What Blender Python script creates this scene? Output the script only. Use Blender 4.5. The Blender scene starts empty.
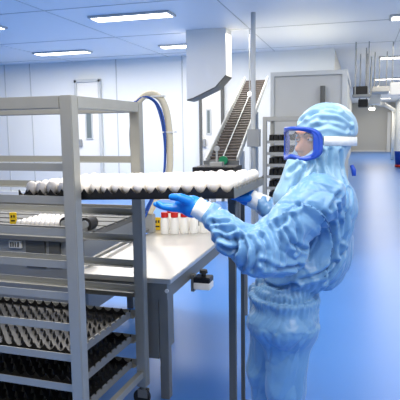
import bpy, bmesh, math, random
import numpy as np
from mathutils import Vector, Matrix, noise as mnoise
random.seed(7)
PI = math.pi
scn = bpy.context.scene
COL = scn.collection

# ------------------------------------------------------------------ camera
F = 550.0                       # focal length in pixels of the 400 px frame
YAW = math.atan(160/F)          # the hall runs a little to the right of the view
PITCH = math.atan(70/F)
ROLL = -0.013
CAMZ = 1.6
cam_d = bpy.data.cameras.new('camera'); cam_o = bpy.data.objects.new('camera', cam_d)
COL.objects.link(cam_o)
cam_d.sensor_width = 36; cam_d.lens = F/400*36
cam_d.clip_start = 0.05; cam_d.clip_end = 200
M_CAM = (Matrix.Translation((0, 0, CAMZ)) @ Matrix.Rotation(YAW, 4, 'Z') @
         Matrix.Rotation(PI/2-PITCH, 4, 'X') @ Matrix.Rotation(ROLL, 4, 'Z'))
cam_o.matrix_world = M_CAM
scn.camera = cam_o

# ------------------------------------------------------------------ light
w = bpy.data.worlds.new('hall_world'); scn.world = w; w.use_nodes = True
w.node_tree.nodes['Background'].inputs[0].default_value = (1.0, 0.96, 0.9, 1)
w.node_tree.nodes['Background'].inputs[1].default_value = 0.22
def area_light(name, loc, sx, sy, power, rot=(0, 0, 0), col=(1, .915, .79)):
    l = bpy.data.lights.new(name, 'AREA'); l.shape = 'RECTANGLE'; l.size = sx; l.size_y = sy
    l.energy = power; l.color = col
    o = bpy.data.objects.new(name, l); COL.objects.link(o); o.location = loc; o.rotation_euler = rot
    return o
CEIL = 3.25
area_light('ceiling_lamp', (-1.2, 1.6, CEIL-.08), 2.4, 1.2, 75)
area_light('ceiling_lamp', (0.9, 0.3, CEIL-.08), 1.2, 2.4, 60)
area_light('ceiling_lamp', (-3.0, 5.5, CEIL-.08), 3, 2, 110)
area_light('ceiling_lamp', (-4.5, 9.8, CEIL-.08), 7, 1.5, 200)
area_light('ceiling_lamp', (0.8, 6.5, CEIL-.08), 1.2, 5, 45)
area_light('ceiling_lamp', (1.0, 16, CEIL-.08), 1.2, 12, 110)
area_light('ceiling_lamp', (1.0, 31, CEIL-.08), 1.2, 12, 150)
scn.view_settings.view_transform = 'Standard'
scn.view_settings.look = 'None'
scn.view_settings.gamma = 1
scn.view_settings.use_curve_mapping = False
scn.view_settings.exposure = 0.4

# ------------------------------------------------------------------ pixel <-> place
def at(px, py, D):              # point seen at pixel, D metres along the view axis
    return M_CAM @ Vector(((px-200)/F*D, (200-py)/F*D, -D))
def atz(px, py, z):             # point seen at pixel on the level z
    o = M_CAM.translation; d = at(px, py, 1.0) - o
    return o + d*((z-o.z)/d.z)
def H(cx, D, z):                # heading frame: right, forward, up
    return Vector((cx*math.cos(YAW)-D*math.sin(YAW), cx*math.sin(YAW)+D*math.cos(YAW), z))
def aty(px, py, Y):
    o = M_CAM.translation; d = at(px, py, 1.0) - o
    return o + d*((Y-o.y)/d.y)

# ------------------------------------------------------------------ materials
def mat(name, col, rough=.5, metal=0, bump=0, bscale=40, spec=.5, trans=0, alpha=1, emit=None, var=0, vscale=6, sheen=0, sss=0):
    m = bpy.data.materials.new(name); m.use_nodes = True
    nt = m.node_tree; b = nt.nodes['Principled BSDF']
    c = tuple(((v/255)/12.92 if v/255 <= .04045 else ((v/255+.055)/1.055)**2.4) for v in col) + (1,)
    b.inputs['Base Color'].default_value = c
    b.inputs['Roughness'].default_value = rough
    b.inputs['Metallic'].default_value = metal
    b.inputs['Specular IOR Level'].default_value = spec
    b.inputs['Transmission Weight'].default_value = trans
    b.inputs['Alpha'].default_value = alpha
    b.inputs['Sheen Weight'].default_value = sheen
    if sss:
        b.inputs['Subsurface Weight'].default_value = sss
        b.inputs['Subsurface Radius'].default_value = (.02, .02, .02)
    if emit:
        b.inputs['Emission Color'].default_value = c
        b.inputs['Emission Strength'].default_value = emit
    tc = nt.nodes.new('ShaderNodeTexCoord')
    if var:
        n = nt.nodes.new('ShaderNodeTexNoise'); n.inputs['Scale'].default_value = vscale
        n.inputs['Detail'].default_value = 4
        nt.links.new(tc.outputs['Object'], n.inputs['Vector'])
        mx = nt.nodes.new('ShaderNodeMix'); mx.data_type = 'RGBA'
        mx.inputs[6].default_value = tuple(v*(1-var) for v in c[:3])+(1,)
        mx.inputs[7].default_value = tuple(min(1, v*(1+var)) for v in c[:3])+(1,)
        nt.links.new(n.outputs['Fac'], mx.inputs[0]); nt.links.new(mx.outputs[2], b.inputs['Base Color'])
    if bump:
        n = nt.nodes.new('ShaderNodeTexNoise'); n.inputs['Scale'].default_value = bscale
        n.inputs['Detail'].default_value = 5
        nt.links.new(tc.outputs['Object'], n.inputs['Vector'])
        bp = nt.nodes.new('ShaderNodeBump'); bp.inputs['Strength'].default_value = bump
        bp.inputs['Distance'].default_value = .01
        nt.links.new(n.outputs['Fac'], bp.inputs['Height']); nt.links.new(bp.outputs['Normal'], b.inputs['Normal'])
    return m
M = dict(
    steel=mat('brushed_steel', (168, 169, 164), .45, .55, .05, 60, var=.08, vscale=12),
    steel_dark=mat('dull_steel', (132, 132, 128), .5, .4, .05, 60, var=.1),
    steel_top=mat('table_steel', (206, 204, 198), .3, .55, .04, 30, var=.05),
    wall=mat('white_panel', (232, 236, 236), .45, 0, .02, 3),
    wall_grey=mat('grey_panel', (188, 191, 190), .5, 0, .02, 3),
    wall_far=mat('far_panel', (212, 210, 202), .5),
    ceil=mat('ceiling_panel', (244, 246, 248), .5),
    black=mat('black_plastic', (16, 17, 19), .4),
    blackm=mat('black_rubber', (26, 27, 30), .6),
    egg=mat('egg_shell', (244, 240, 235), .45, 0, .03, 90, sss=.05),
    white=mat('white_plastic', (238, 238, 234), .4),
    grey=mat('grey_paint', (150, 154, 156), .5),
    dgrey=mat('dark_grey_paint', (92, 94, 92), .55),
    lgrey=mat('light_grey_paint', (196, 200, 200), .5),
    blue=mat('blue_plastic', (36, 78, 188), .35),
    bluecab=mat('blue_cable', (28, 80, 170), .45),
    red=mat('red_plastic', (196, 32, 26), .4),
    yellow=mat('yellow_tag', (232, 196, 30), .5),
    green=mat('green_button', (20, 120, 80), .4),
    hose=mat('beige_hose', (214, 206, 182), .55),
    skin=mat('skin', (205, 150, 122), .5, sss=.1),
    dark=mat('dark_brown', (40, 28, 24), .5),
    cloth=mat('blue_coverall', (104, 153, 200), .36, 0, .22, 34, sheen=.15),
    hood=mat('pale_blue_hood', (140, 183, 214), .38, 0, .22, 34, sheen=.15),
    glove=mat('blue_nitrile', (20, 128, 222), .35, 0, .08, 40),
    cuff=mat('white_cuff', (232, 236, 238), .6, 0, .3, 60),
    seam=mat('seam_blue', (58, 104, 158), .6),
    belt=mat('brown_belt', (34, 30, 30), .6),
    slat=mat('grey_slat', (100, 93, 90), .5),
    lamp=mat('lamp_panel', (255, 252, 244), .5, emit=5),
)
# epoxy floor: blue, glossy, faint patches
fm = mat('blue_epoxy_floor', (72, 130, 206), .3, 0, .03, 1.2, spec=.35, var=.06, vscale=.8); M['floor'] = fm
# clear lens and clear bottle
def clear(name, col, rough, a):
    m = bpy.data.materials.new(name); m.use_nodes = True; nt = m.node_tree
    for n in list(nt.nodes): nt.nodes.remove(n)
    o = nt.nodes.new('ShaderNodeOutputMaterial'); mx = nt.nodes.new('ShaderNodeMixShader')
    t = nt.nodes.new('ShaderNodeBsdfTransparent'); g = nt.nodes.new('ShaderNodeBsdfPrincipled')
    g.inputs['Base Color'].default_value = col; g.inputs['Roughness'].default_value = rough
    t.inputs[0].default_value = (.97, .98, 1, 1); mx.inputs[0].default_value = a
    nt.links.new(t.outputs[0], mx.inputs[1]); nt.links.new(g.outputs[0], mx.inputs[2])
    nt.links.new(mx.outputs[0], o.inputs[0]); return m
M['lens'] = clear('clear_lens', (.9, .93, .95, 1), .08, .09)
M['pane'] = mat('door_pane', (116, 128, 130), .15)

# ------------------------------------------------------------------ mesh helpers
def link(name, me, m, parent=None, smooth=False):
    o = bpy.data.objects.new(name, me); COL.objects.link(o)
    if m: me.materials.append(m)
    if smooth:
        for p in me.polygons: p.use_smooth = True
    if parent: o.parent = parent
    return o
class MB:
    def __init__(s): s.bm = bmesh.new()
    def box(s, c, d, rot=None, bev=0):
        mt = Matrix.Translation(c)
        if rot: mt = mt @ rot.to_4x4()
        mt = mt @ Matrix.Diagonal((d[0], d[1], d[2], 1))
        r = bmesh.ops.create_cube(s.bm, size=1, matrix=mt)
        if bev:
            es = list({e for v in r['verts'] for e in v.link_edges})
            bmesh.ops.bevel(s.bm, geom=es, offset=bev, segments=2, affect='EDGES')
        return s
    def lohi(s, a, b, bev=0):
        return s.box([(a[i]+b[i])/2 for i in range(3)], [abs(b[i]-a[i]) for i in range(3)], bev=bev)
    def beam(s, a, b, wd, ht, bev=0):         # rectangular bar from a to b
        a, b = Vector(a), Vector(b); d = b-a
        z = Vector((0, 0, 1)) if abs(d.normalized().z) < .95 else Vector((0, 1, 0))
        x = d.normalized(); y = z.cross(x).normalized(); z = x.cross(y)
        return s.box((a+b)/2, (d.length, wd, ht), Matrix((x, y, z)).transposed(), bev)
    def cyl(s, a, b, r, r2=None, n=16, caps=True):
        a, b = Vector(a), Vector(b); d = b-a
        q = d.to_track_quat('Z', 'Y').to_matrix().to_4x4()
        bmesh.ops.create_cone(s.bm, cap_ends=caps, segments=n, radius1=r, radius2=r if r2 is None else r2,
                              depth=d.length, matrix=Matrix.Translation((a+b)/2) @ q)
        return s
    def lathe(s, prof, c=(0, 0, 0), n=16):
        rings = []
        for r, z in prof:
            if r < 1e-5: rings.append([s.bm.verts.new((c[0], c[1], c[2]+z))])
            else: rings.append([s.bm.verts.new((c[0]+r*math.cos(2*PI*k/n), c[1]+r*math.sin(2*PI*k/n), c[2]+z)) for k in range(n)])
        for A, B in zip(rings, rings[1:]):
            for k in range(n):
                k2 = (k+1) % n
                if len(A) == 1 and len(B) > 1: s.bm.faces.new((A[0], B[k2], B[k]))
                elif len(B) == 1 and len(A) > 1: s.bm.faces.new((A[k], A[k2], B[0]))
                elif len(A) > 1: s.bm.faces.new((A[k], A[k2], B[k2], B[k]))
        return s
    def tube(s, pts, r, n=10, closed=False):
        pts = [Vector(p) for p in pts]; N = len(pts); rings = []
        rr = r if isinstance(r, (list, tuple)) else [r]*N
        up = Vector((0, 0, 1)); prev = None
        for i, p in enumerate(pts):
            t = (pts[(i+1) % N]-pts[i-1]) if closed else (pts[min(i+1, N-1)]-pts[max(i-1, 0)])
            t.normalize()
            if prev is None:
                x = t.cross(up if abs(t.z) < .9 else Vector((1, 0, 0))).normalized()
            else: x = (prev - t*prev.dot(t)).normalized()
            prev = x; y = t.cross(x)
            rings.append([s.bm.verts.new(p+(x*math.cos(2*PI*k/n)+y*math.sin(2*PI*k/n))*rr[i]) for k in range(n)])
        pr = list(zip(rings, rings[1:])) + ([(rings[-1], rings[0])] if closed else [])
        for A, B in pr:
            for k in range(n): s.bm.faces.new((A[k], A[(k+1) % n], B[(k+1) % n], B[k]))
        if not closed: s.bm.faces.new(rings[0][::-1]); s.bm.faces.new(rings[-1])
        return s
    def prism(s, poly, axis_vec):             # polygon (3D points) extruded along a vector
        A = [s.bm.verts.new(p) for p in poly]; B = [s.bm.verts.new(Vector(p)+Vector(axis_vec)) for p in poly]
        n = len(A); s.bm.faces.new(A); s.bm.faces.new(B[::-1])
        for k in range(n): s.bm.faces.new((A[k], B[k], B[(k+1) % n], A[(k+1) % n]))
        return s
    def mesh(s, name):
        bmesh.ops.recalc_face_normals(s.bm, faces=s.bm.faces[:])
        me = bpy.data.meshes.new(name); s.bm.to_mesh(me); s.bm.free(); return me
    def build(s, name, m, parent=None, smooth=False):
        return link(name, s.mesh(name), m, parent, smooth)
def tag(o, label=None, cat=None, group=None, kind=None):
    if label: o['label'] = label
    if cat: o['category'] = cat
    if group: o['group'] = group
    if kind: o['kind'] = kind
    return o
def thing(name, label, cat, loc=(0, 0, 0), rz=0, group=None):
    o = bpy.data.objects.new(name, None); COL.objects.link(o); o.empty_display_size = .1
    o.location = loc; o.rotation_euler = (0, 0, rz); tag(o, label, cat, group); return o
def struct(o): o['kind'] = 'structure'; return o
def dup(root, label=None):
    r = root.copy(); COL.objects.link(r)
    if label: r['label'] = label
    for ch in list(root.children):
        c = ch.copy(); COL.objects.link(c); c.parent = r
        for g in list(ch.children):
            d = g.copy(); COL.objects.link(d); d.parent = c
    return r
def spline(pts, n=8):
    pts = [Vector(p) for p in pts]; out = []
    P = [pts[0]*2-pts[1]]+pts+[pts[-1]*2-pts[-2]]
    for i in range(1, len(P)-2):
        for k in range(n):
            t = k/n; a, b, c, d = P[i-1], P[i], P[i+1], P[i+2]
            out.append(.5*((2*b)+(c-a)*t+(2*a-5*b+4*c-d)*t*t+(3*b-a-3*c+d)*t**3))
    out.append(pts[-1]); return out

# ================================================================== ROOM
YW = 12.0           # long end wall on the left side of the hall
YF = 39.0           # far end of the aisle
XR = 2.15           # right wall
XL = -15.0
XA = -0.55          # aisle's left limit beyond the grey chamber
struct(MB().lohi((XL, -4, -.1), (XR, YF, 0)).build('floor', M['floor']))
cl = MB().lohi((XL, -4, CEIL), (XR, YF, CEIL+.1))
struct(cl.build('ceiling', M['ceil']))
struct(MB().lohi((XL, YW, 0), (XA, YW+.2, CEIL)).build('wall_back', M['wall']))
struct(MB().lohi((XA, YF, 0), (XR, YF+.2, CEIL)).build('wall_far', M['wall_far']))
struct(MB().lohi((XR, -4, 0), (XR+.2, YF, CEIL)).build('wall_right', M['wall']))
struct(MB().lohi((XA-.2, YW+.2, 0), (XA, YF, CEIL)).build('wall_aisle', M['wall_far']))
struct(MB().lohi((XL-.2, -4, 0), (XL, YW+.2, CEIL)).build('wall_left', M['wall']))
# ceiling joints between the clean-room panels
j = MB()
for i in range(-6, 2): j.lohi((i*2.4+.6, 0, CEIL-.006), (i*2.4+.612, YW, CEIL))
for k in range(1, 6): j.lohi((XL, k*2.3, CEIL-.006), (XR, k*2.3+.012, CEIL))
struct(j.build('trim_ceiling', M['lgrey']))
# skirting coves
struct(MB().lohi((XA, YF-.05, 0), (XR, YF, .12)).build('baseboard_far', M['white']))
struct(MB().lohi((XR-.05, 3, 0), (XR, YF-.05, .12)).build('baseboard_right', M['white']))
struct(MB().lohi((XL, YW-.05, 0), (XA, YW, .12)).build('baseboard_back', M['white']))
# vertical panel joints on the back wall
j = MB()
for px in (8, 33, 118, 183, 224, 250):
    p = aty(px, 130, YW); j.lohi((p.x-.012, YW-.012, .12), (p.x+.012, YW, CEIL))
struct(j.build('trim_back', M['lgrey']))
def wall_door(n, px0, px1, pane):
    a = aty(px0, 130, YW).x; b = aty(px1, 130, YW).x
    d = MB().lohi((a, YW-.06, 0), (b, YW, 2.75)).build('door_%d' % n, M['white']); struct(d)
    f = MB(); f.lohi((a-.06, YW-.1, 0), (a, YW, 2.8)); f.lohi((b, YW-.1, 0), (b+.06, YW, 2.8)); f.lohi((a-.06, YW-.1, 2.75), (b+.06, YW, 2.82))
    f.build('door_frame', M['dgrey'] if n == 2 else M['lgrey'], d)
    p0 = aty(pane[0], pane[1], YW); p1 = aty(pane[2], pane[3], YW)
    MB().lohi((p0.x, YW-.075, p1.z), (p1.x, YW-.06, p0.z)).build('pane', M['pane'], d)
    g = MB(); t = .03
    g.lohi((p0.x-t, YW-.085, p1.z-t), (p1.x+t, YW-.07, p1.z)); g.lohi((p0.x-t, YW-.085, p0.z), (p1.x+t, YW-.07, p0.z+t))
    g.lohi((p0.x-t, YW-.085, p1.z), (p0.x, YW-.07, p0.z)); g.lohi((p1.x, YW-.085, p1.z), (p1.x+t, YW-.07, p0.z))
    g.build('pane_frame', M['lgrey'], d)
    h = aty(px0+2.5, 143, YW)
    MB().lohi((h.x-.035, YW-.12, h.z-.09), (h.x+.035, YW-.06, h.z+.09), .01).build('door_handle', M['grey'], d)
wall_door(1, 80, 101, (87.5, 108, 93.5, 138))
wall_door(2, 203, 222, (208, 110.5, 211, 133))
# aisle end: door frame in the right wall
d = MB().lohi((XR-.07, 25.5, 0), (XR, 27.4, 2.3)).build('door_3', M['white']); struct(d)
f = MB()
for y in (25.4, 27.45): f.lohi((XR-.14, y, 0), (XR, y+.12, 2.4))
f.lohi((XR-.14, 25.4, 2.3), (XR, 27.57, 2.42)); f.build('door_frame', M['lgrey'], d)
MB().lohi((XR-.12, 25.6, .95), (XR-.07, 25.75, 1.15)).build('door_handle', M['dgrey'], d)
# column frame on the far wall
f = MB()
for px in (389.5,):
    p = aty(px, 130, YF-1); f.lohi((p.x-.12, YF-.5, 0), (p.x+.1, YF-.2, 2.6))
struct(f.build('trim_far', M['white']))

# ceiling light panels
spots = [(-9, 10.5), (-6, 10.5), (-3.2, 10.5), (-6, 7.6), (-3.2, 7.6), (-3.2, 5.2), (1, 6), (1, 9), (1, 14), (1, 20), (1, 27), (1, 33)]
words = ['leftmost in the row nearest the back wall', 'second in the row nearest the back wall', 'above the white door by the conveyor', 'left in the middle row', 'above the hose loop',
         'nearest one above the trolley', 'nearest over the aisle', 'second over the aisle', 'third over the aisle',
         'fourth over the aisle', 'fifth over the aisle', 'farthest over the aisle']
L0 = None
for (x, y), wd in zip(spots, words):
    if L0 is None:
        L0 = thing('ceiling_light', '', 'ceiling light', group='flat ceiling lights')
        MB().lohi((-.62, -.17, -.03), (.62, .17, 0), .004).build('frame', M['lgrey'], L0)
        MB().lohi((-.58, -.13, -.036), (.58, .13, -.028)).build('diffuser', M['lamp'], L0)
        o = L0
    else: o = dup(L0)
    o.location = (x, y, CEIL-.002); o['label'] = 'flat white ceiling light panel, ' + wd

# ================================================================== GREY CHAMBER behind the worker
p0 = aty(272, 130, 8.2); p1 = aty(345, 130, 8.2); XC0, XC1, YC = p0.x, p1.x, 8.2
ch = thing('chamber', 'tall plain grey panelled chamber behind the worker', 'cabinet', ((XC0+XC1)/2, YC+1.5, 0))
hx = (XC1-XC0)/2
MB().lohi((-hx, -1.5, 0), (hx, 1.5, 2.38)).build('body', M['wall_grey'], ch)
m = MB()
m.lohi((-hx-.02, -1.53, 2.36), (hx+.02, 1.52, 2.42)); m.lohi((hx-.05, -1.53, 0), (hx+.02, -1.45, 2.36)); m.lohi((-hx-.02, -1.53, 0), (-hx+.03, -1.45, 2.36))
m.build('corner_trim', M['lgrey'], ch)
pp = aty(322.5, 99, 8.1)
MB().cyl((pp.x-ch.location.x, -1.56, 1.9), (pp.x-ch.location.x, -1.56, 2.2), .035).build('pipe_stub', M['dgrey'], ch)

# ================================================================== TROLLEYS
def make_trolley(name, label, levels, z0, dz, length, width, t=.058, solid=None):
    """origin at the foot of the near-right post; runs to -X, depth +Y"""
    r = thing(name, label, 'trolley')
    HT = 1.755; cast = .12
    for sx in (0, 1):
        for sy in (0, 1):
            x = -sx*(length) ; y = sy*width
            MB().box((x, y, (HT+cast)/2), (t, t, HT-cast), bev=.004).build('post', M['steel'], r)
            c = MB().cyl((x, y, cast), (x, y, .085), .012); c.lohi((x-.03, y-.018, .05), (x+.03, y-.014, .1)); c.lohi((x-.03, y+.014, .05), (x+.03, y+.018, .1))
            cf = c.build('caster_fork', M['steel_dark'], r)
            MB().cyl((x-.01, y-.013, .05), (x-.01, y+.013, .05), .05, n=20).build('wheel', M['blackm'], cf)
    zt = HT-.028
    for sy in (0, 1): MB().beam((-length+t/2, sy*width, zt), (-t/2, sy*width, zt), t*.95, .054, .003).build('top_rail', M['steel'], r)
    for sx in (0, 1): MB().beam((-sx*length, t/2, zt), (-sx*length, width-t/2, zt), t*.95, .054, .003).build('end_rail', M['steel'], r)
    for sx in (0, 1): MB().beam((-sx*length, t/2, .2), (-sx*length, width-t/2, .2), t*.6, .04, .003).build('end_rail', M['steel'], r)
    for k in range(levels):
        z = z0-dz*k
        for sy in (0, 1):
            s = 1 if sy == 0 else -1; y = sy*width
            b = MB(); y0 = y + s*.012
            b.lohi((-length+t/2, y0-.0015, z-.036), (-t*.4 if sy else -t*.5, y0+.0015, z))
            b.lohi((-length+t/2, y0, z-.036), (-t*.45, y0+s*.045, z-.033))
            b.build('tray_rail', M['steel'], r)
    return r, HT
RZ = -math.radians(3.6)
post_near = at(70.5, 150, 2.40)
post_far = at(137, 150, 3.05)
ang = math.atan2(post_far.x-post_near.x, post_far.y-post_near.y)
WID = math.hypot(post_far.x-post_near.x, post_far.y-post_near.y)
Z0, DZ = 1.462, .1475
LEN = 1.25
near_trolley, HT = make_trolley('tray_trolley', 'large stainless steel tray trolley in the foreground at the left edge', 9, Z0, DZ, LEN, WID)
near_trolley.location = (post_near.x, post_near.y, 0); near_trolley.rotation_euler.z = -ang
TM = Matrix.Translation(near_trolley.location) @ Matrix.Rotation(-ang, 4, 'Z')

# ---- trays
PIT = .056; NXE, NYE = 18, 10
TL, TW = NXE*PIT+.03, NYE*PIT+.03
def tray_mesh():
    b = MB(); b.lohi((-TL, 0, 0), (0, TW, .012))
    # low wavy wall all the way round, with a point between every two cups
    def wallrun(p, q, n, thick):
        p, q = Vector(p), Vector(q); d = (q-p)/n
        poly = [p.copy()]
        poly.append(p+Vector((0, 0, .05)))
        for k in range(n):
            a = p+d*k
            if k: poly.append(a+Vector((0, 0, .05)))
            for s in (.25, .5, .75): poly.append(a+d*s+Vector((0, 0, .045-.02*math.sin(PI*s))))
        poly.append(q+Vector((0, 0, .05))); poly.append(q.copy())
        b.prism(poly, thick)
    wallrun((-TL, 0, 0), (0, 0, 0), NXE, (0, .004, 0)); wallrun((-TL, TW-.004, 0), (0, TW-.004, 0), NXE, (0, .004, 0))
    wallrun((-TL, .004, 0), (-TL, TW-.004, 0), NYE, (.004, 0, 0))
    for i in range(1, NXE):
        for k in range(1, NYE):
            x, y = -.015-i*PIT, .015+k*PIT
            bmesh.ops.create_cone(b.bm, cap_ends=True, segments=4, radius1=.011, radius2=.003, depth=.03,
                                  matrix=Matrix.Translation((x, y, .026)))
    return b.mesh('tray_cups')
def end_mesh():
    b = MB(); p = [Vector((-.004, .002, 0)), Vector((-.004, .002, .044))]
    n = NYE
    for k in range(n):
        y0 = .002+(TW-.004)*k/n; y1 = .002+(TW-.004)*(k+1)/n; w_ = y1-y0
        p += [Vector((-.004, y0+w_*.62, .044)), Vector((-.004, y0+w_*.62, .033)), Vector((-.004, y1-.0005, .033)), Vector((-.004, y1-.0005, .044))]
    p += [Vector((-.004, TW-.002, .044)), Vector((-.004, TW-.002, 0))]
    b.prism(p, (.006, 0, 0)); return b.mesh('tray_end')
TMESH, EMESH = tray_mesh(), end_mesh()
def tray(label, dx, z, M0=TM, y=None, cat='tray', group=None, grey_end=True):
    r = thing('egg_tray', label, cat, group=group)
    link('tray_base', TMESH, None if TMESH.materials else M['black'], r)
    e = link('end_rim', EMESH, None if EMESH.materials else M['steel_dark'], r)
    e['label'] = 'grey notched end rim'
    yy = (WID-TW)/2 if y is None else y
    r.matrix_world = M0 @ Matrix.Translation((dx, yy, z))
    return r
# main tray: right end position from the picture
ZB = Z0-DZ-.0325
MCI = M_CAM.inverted()
def proj(p):
    c_ = MCI @ Vector(p); return 200+F*c_.x/-c_.z, 200-F*c_.y/-c_.z
YT = (WID-TW)/2; TILT = math.radians(2.0)
def tmat(dx): return TM @ Matrix.Translation((dx-TL, YT, ZB+.002)) @ Matrix.Rotation(-TILT, 4, 'Y') @ Matrix.Translation((TL, 0, 0))
a_, b_ = 0.0, 1.4
for _ in range(40):
    m_ = (a_+b_)/2
    if proj(tmat(m_) @ Vector((0, 0, 0)))[0] < 234: a_ = m_
    else: b_ = m_
DXT = a_
main = tray('long black tray of white eggs held by the worker over the trolley', DXT, ZB, y=YT)
main.matrix_world = tmat(DXT)
def egg_mesh():
    b = MB(); prof = []
    n = 9
    for i in range(n+1):
        a = PI*i/n; z = -math.cos(a); r = math.sin(a)*(1+.13*z)
        prof.append((.0272*r if 0 < i < n else 0, .0335*(z+1)))
    b.lathe(prof, n=14); me = b.mesh('egg')
    for p in me.polygons: p.use_smooth = True
    me.materials.append(M['egg']); return me
EGG = egg_mesh()
def egg(M0, loc, label, group, sc=1.0):
    o = bpy.data.objects.new('egg', EGG); COL.objects.link(o)
    tl = Matrix.Rotation(random.uniform(-.12, .12), 4, 'X') @ Matrix.Rotation(random.uniform(-.12, .12), 4, 'Y')
    s = random.uniform(.93, 1.0)*sc
    o.matrix_world = M0 @ Matrix.Translation(loc) @ tl @ Matrix.Rotation(random.random()*6, 4, 'Z') @ Matrix.Diagonal((s, s, s, 1))
    tag(o, label, 'egg', group)
ORD = 'first second third fourth fifth sixth seventh eighth ninth tenth eleventh twelfth thirteenth fourteenth fifteenth sixteenth seventeenth eighteenth'.split()
ROWS = ['near-edge'] + [o+' ' + 'nearest' for o in ORD[1:9]] + ['farthest']
MT = tmat(DXT)
for i in range(NXE):
    for k in range(NYE):
        egg(MT, (-.015-(i+.5)*PIT, .015+(k+.5)*PIT, .014+random.uniform(0, .006)),
            'white egg in the held tray, %s row, %s from the right end' % (ROWS[k], ORD[i]), 'eggs in the held tray')
# empty black trays low in the trolley
names = ['upper', 'middle', 'lowest']
for q, lv in enumerate((6, 7, 8)):
    tray('empty black egg tray, %s of the three low in the trolley' % names[q], -.045, Z0-DZ*lv-.0325, group='empty trays in the trolley')

# ---- trolley with dark trays behind the worker
back, _ = make_trolley('tray_trolley', 'grey tray trolley with black trays behind the worker', 9, 1.455, .1475, .8, .62, t=.05)
bp = aty(262, 130, 6.9)
back.location = (bp.x+.82, 7.0, 0)
BM = Matrix.Translation(back.location)
def small_tray(label, z, w0=.72):
    r = thing('egg_tray', label, 'tray', (back.location.x-.4, 7.06, z), 0, 'black trays behind the worker')
    b = MB(); b.lohi((-.36, 0, 0), (.36, .5, .012))
    n = 12
    for k in range(n):
        a = -.36+.72*k/n; s = .72/n
        b.prism([Vector((a, 0, .01)), Vector((a+s*.15, 0, .105)), Vector((a+s*.85, 0, .105)), Vector((a+s, 0, .01))], (0, .5, 0))
    b.build('tray_base', M['black'], r)
    lip = MB().lohi((-.36, -.006, -.002), (.36, 0, .02)); lip.build('lip', M['black'], r); return r
for k, wd in enumerate(['topmost of the stack', 'second from the top', 'third from the top', 'fourth from the top', 'fifth from the top', 'sixth from the top']):
    small_tray('black egg tray in the trolley behind the worker, '+wd, 1.455-.1475*k-.0325)

# ================================================================== STEEL TABLE
TZ = .75
cr = atz(170.5, 279.5, TZ)       # near-right corner
TX1, TY0 = cr.x, cr.y; TX0 = TX1-.66; TY1 = TY0+1.75
tb = thing('steel_table', 'long stainless steel work table between trolley and worker', 'table', ((TX0+TX1)/2, (TY0+TY1)/2, 0))
ox, oy = tb.location.x, tb.location.y
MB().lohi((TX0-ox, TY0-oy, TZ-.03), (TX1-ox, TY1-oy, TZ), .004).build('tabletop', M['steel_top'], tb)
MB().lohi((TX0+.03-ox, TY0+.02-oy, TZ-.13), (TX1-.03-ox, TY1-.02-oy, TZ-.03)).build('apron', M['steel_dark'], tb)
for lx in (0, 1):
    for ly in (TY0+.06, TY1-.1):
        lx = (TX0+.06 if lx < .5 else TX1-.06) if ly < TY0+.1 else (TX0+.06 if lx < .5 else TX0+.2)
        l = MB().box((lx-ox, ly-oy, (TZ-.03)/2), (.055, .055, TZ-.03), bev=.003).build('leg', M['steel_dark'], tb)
MB().lohi((TX1-.2-ox, TY0+.03-oy, .25), (TX1-.09-ox, TY0+.3-oy, TZ-.13)).build('side_panel', M['steel_dark'], tb)
MB().cyl((TX1-.03-ox, TY0+.012-oy, TZ-.075), (TX1-.03-ox, TY0+.02-oy, TZ-.075), .012).build('bolt', M['white'], tb)
# guide rail with yellow tag
a = atz(86, 262, TZ+.03); b_ = atz(162, 222, TZ+.03)
gr = thing('guide_rail', 'slim steel guide rail lying along the steel table', 'rail', (a.x, a.y, TZ))
m = MB(); m.beam((0, 0, .03), (b_.x-a.x, b_.y-a.y, .03), .022, .016); m.build('bar', M['steel_dark'], gr)
m = MB()
for t in (.06, .5, .94): m.lohi(((b_.x-a.x)*t-.01, (b_.y-a.y)*t-.01, 0), ((b_.x-a.x)*t+.01, (b_.y-a.y)*t+.01, .024))
m.build('foot', M['steel_dark'], gr)
def yellow_tag(loc, label, s=1.0):
    r = thing('marker_tag', label, 'tag', loc, YAW)
    MB().lohi((-.025*s, -.008, 0), (.025*s, .008, .085*s), .003).build('plate', M['yellow'], r)
    k = MB(); k.lohi((-.014*s, -.0095, .048*s), (-.003*s, -.008, .066*s)); k.lohi((.004*s, -.0095, .048*s), (.015*s, -.008, .066*s)); k.lohi((-.014*s, -.0095, .02*s), (.015*s, -.008, .03*s))
    k.build('marking', M['black'], r)
q = atz(157.5, 230, TZ); yellow_tag((q.x, q.y, TZ), 'yellow marker tag at the end of the guide rail by the bottles', 1.3)
# bottles with red caps
def bottle(p, label, body=M['white'], capm=M['red'], s=1.0):
    r = thing('bottle', label, 'bottle', (p.x, p.y, TZ), random.random(), 'red capped bottles')
    b = MB(); b.lathe([(0, 0), (.029*s, 0), (.031*s, .006), (.031*s, .09*s), (.026*s, .108*s), (.019*s, .116*s), (.019*s, .12*s), (0, .12*s)], n=20)
    b.build('bottle_body', body, r, True)
    c = MB(); c.lathe([(0, .117*s), (.025*s, .117*s), (.026*s, .12*s), (.026*s, .15*s), (.023*s, .154*s), (0, .154*s)], n=20)
    cc = c.build('cap', capm, r); cc['label'] = 'red screw cap'
for px, py, wd in [(165, 233.5, 'leftmost of the near row under the glove'), (174.7, 233.5, 'second in the near row under the glove'), (184.4, 233, 'third in the near row under the glove'),
                   (194.1, 233, 'fourth in the near row by the white cuff'), (203.8, 232.5, 'rightmost of the near row beside the white cuff')]:
    bottle(atz(px, py, TZ), 'white bottle with red cap, '+wd, s=1.17)
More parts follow.
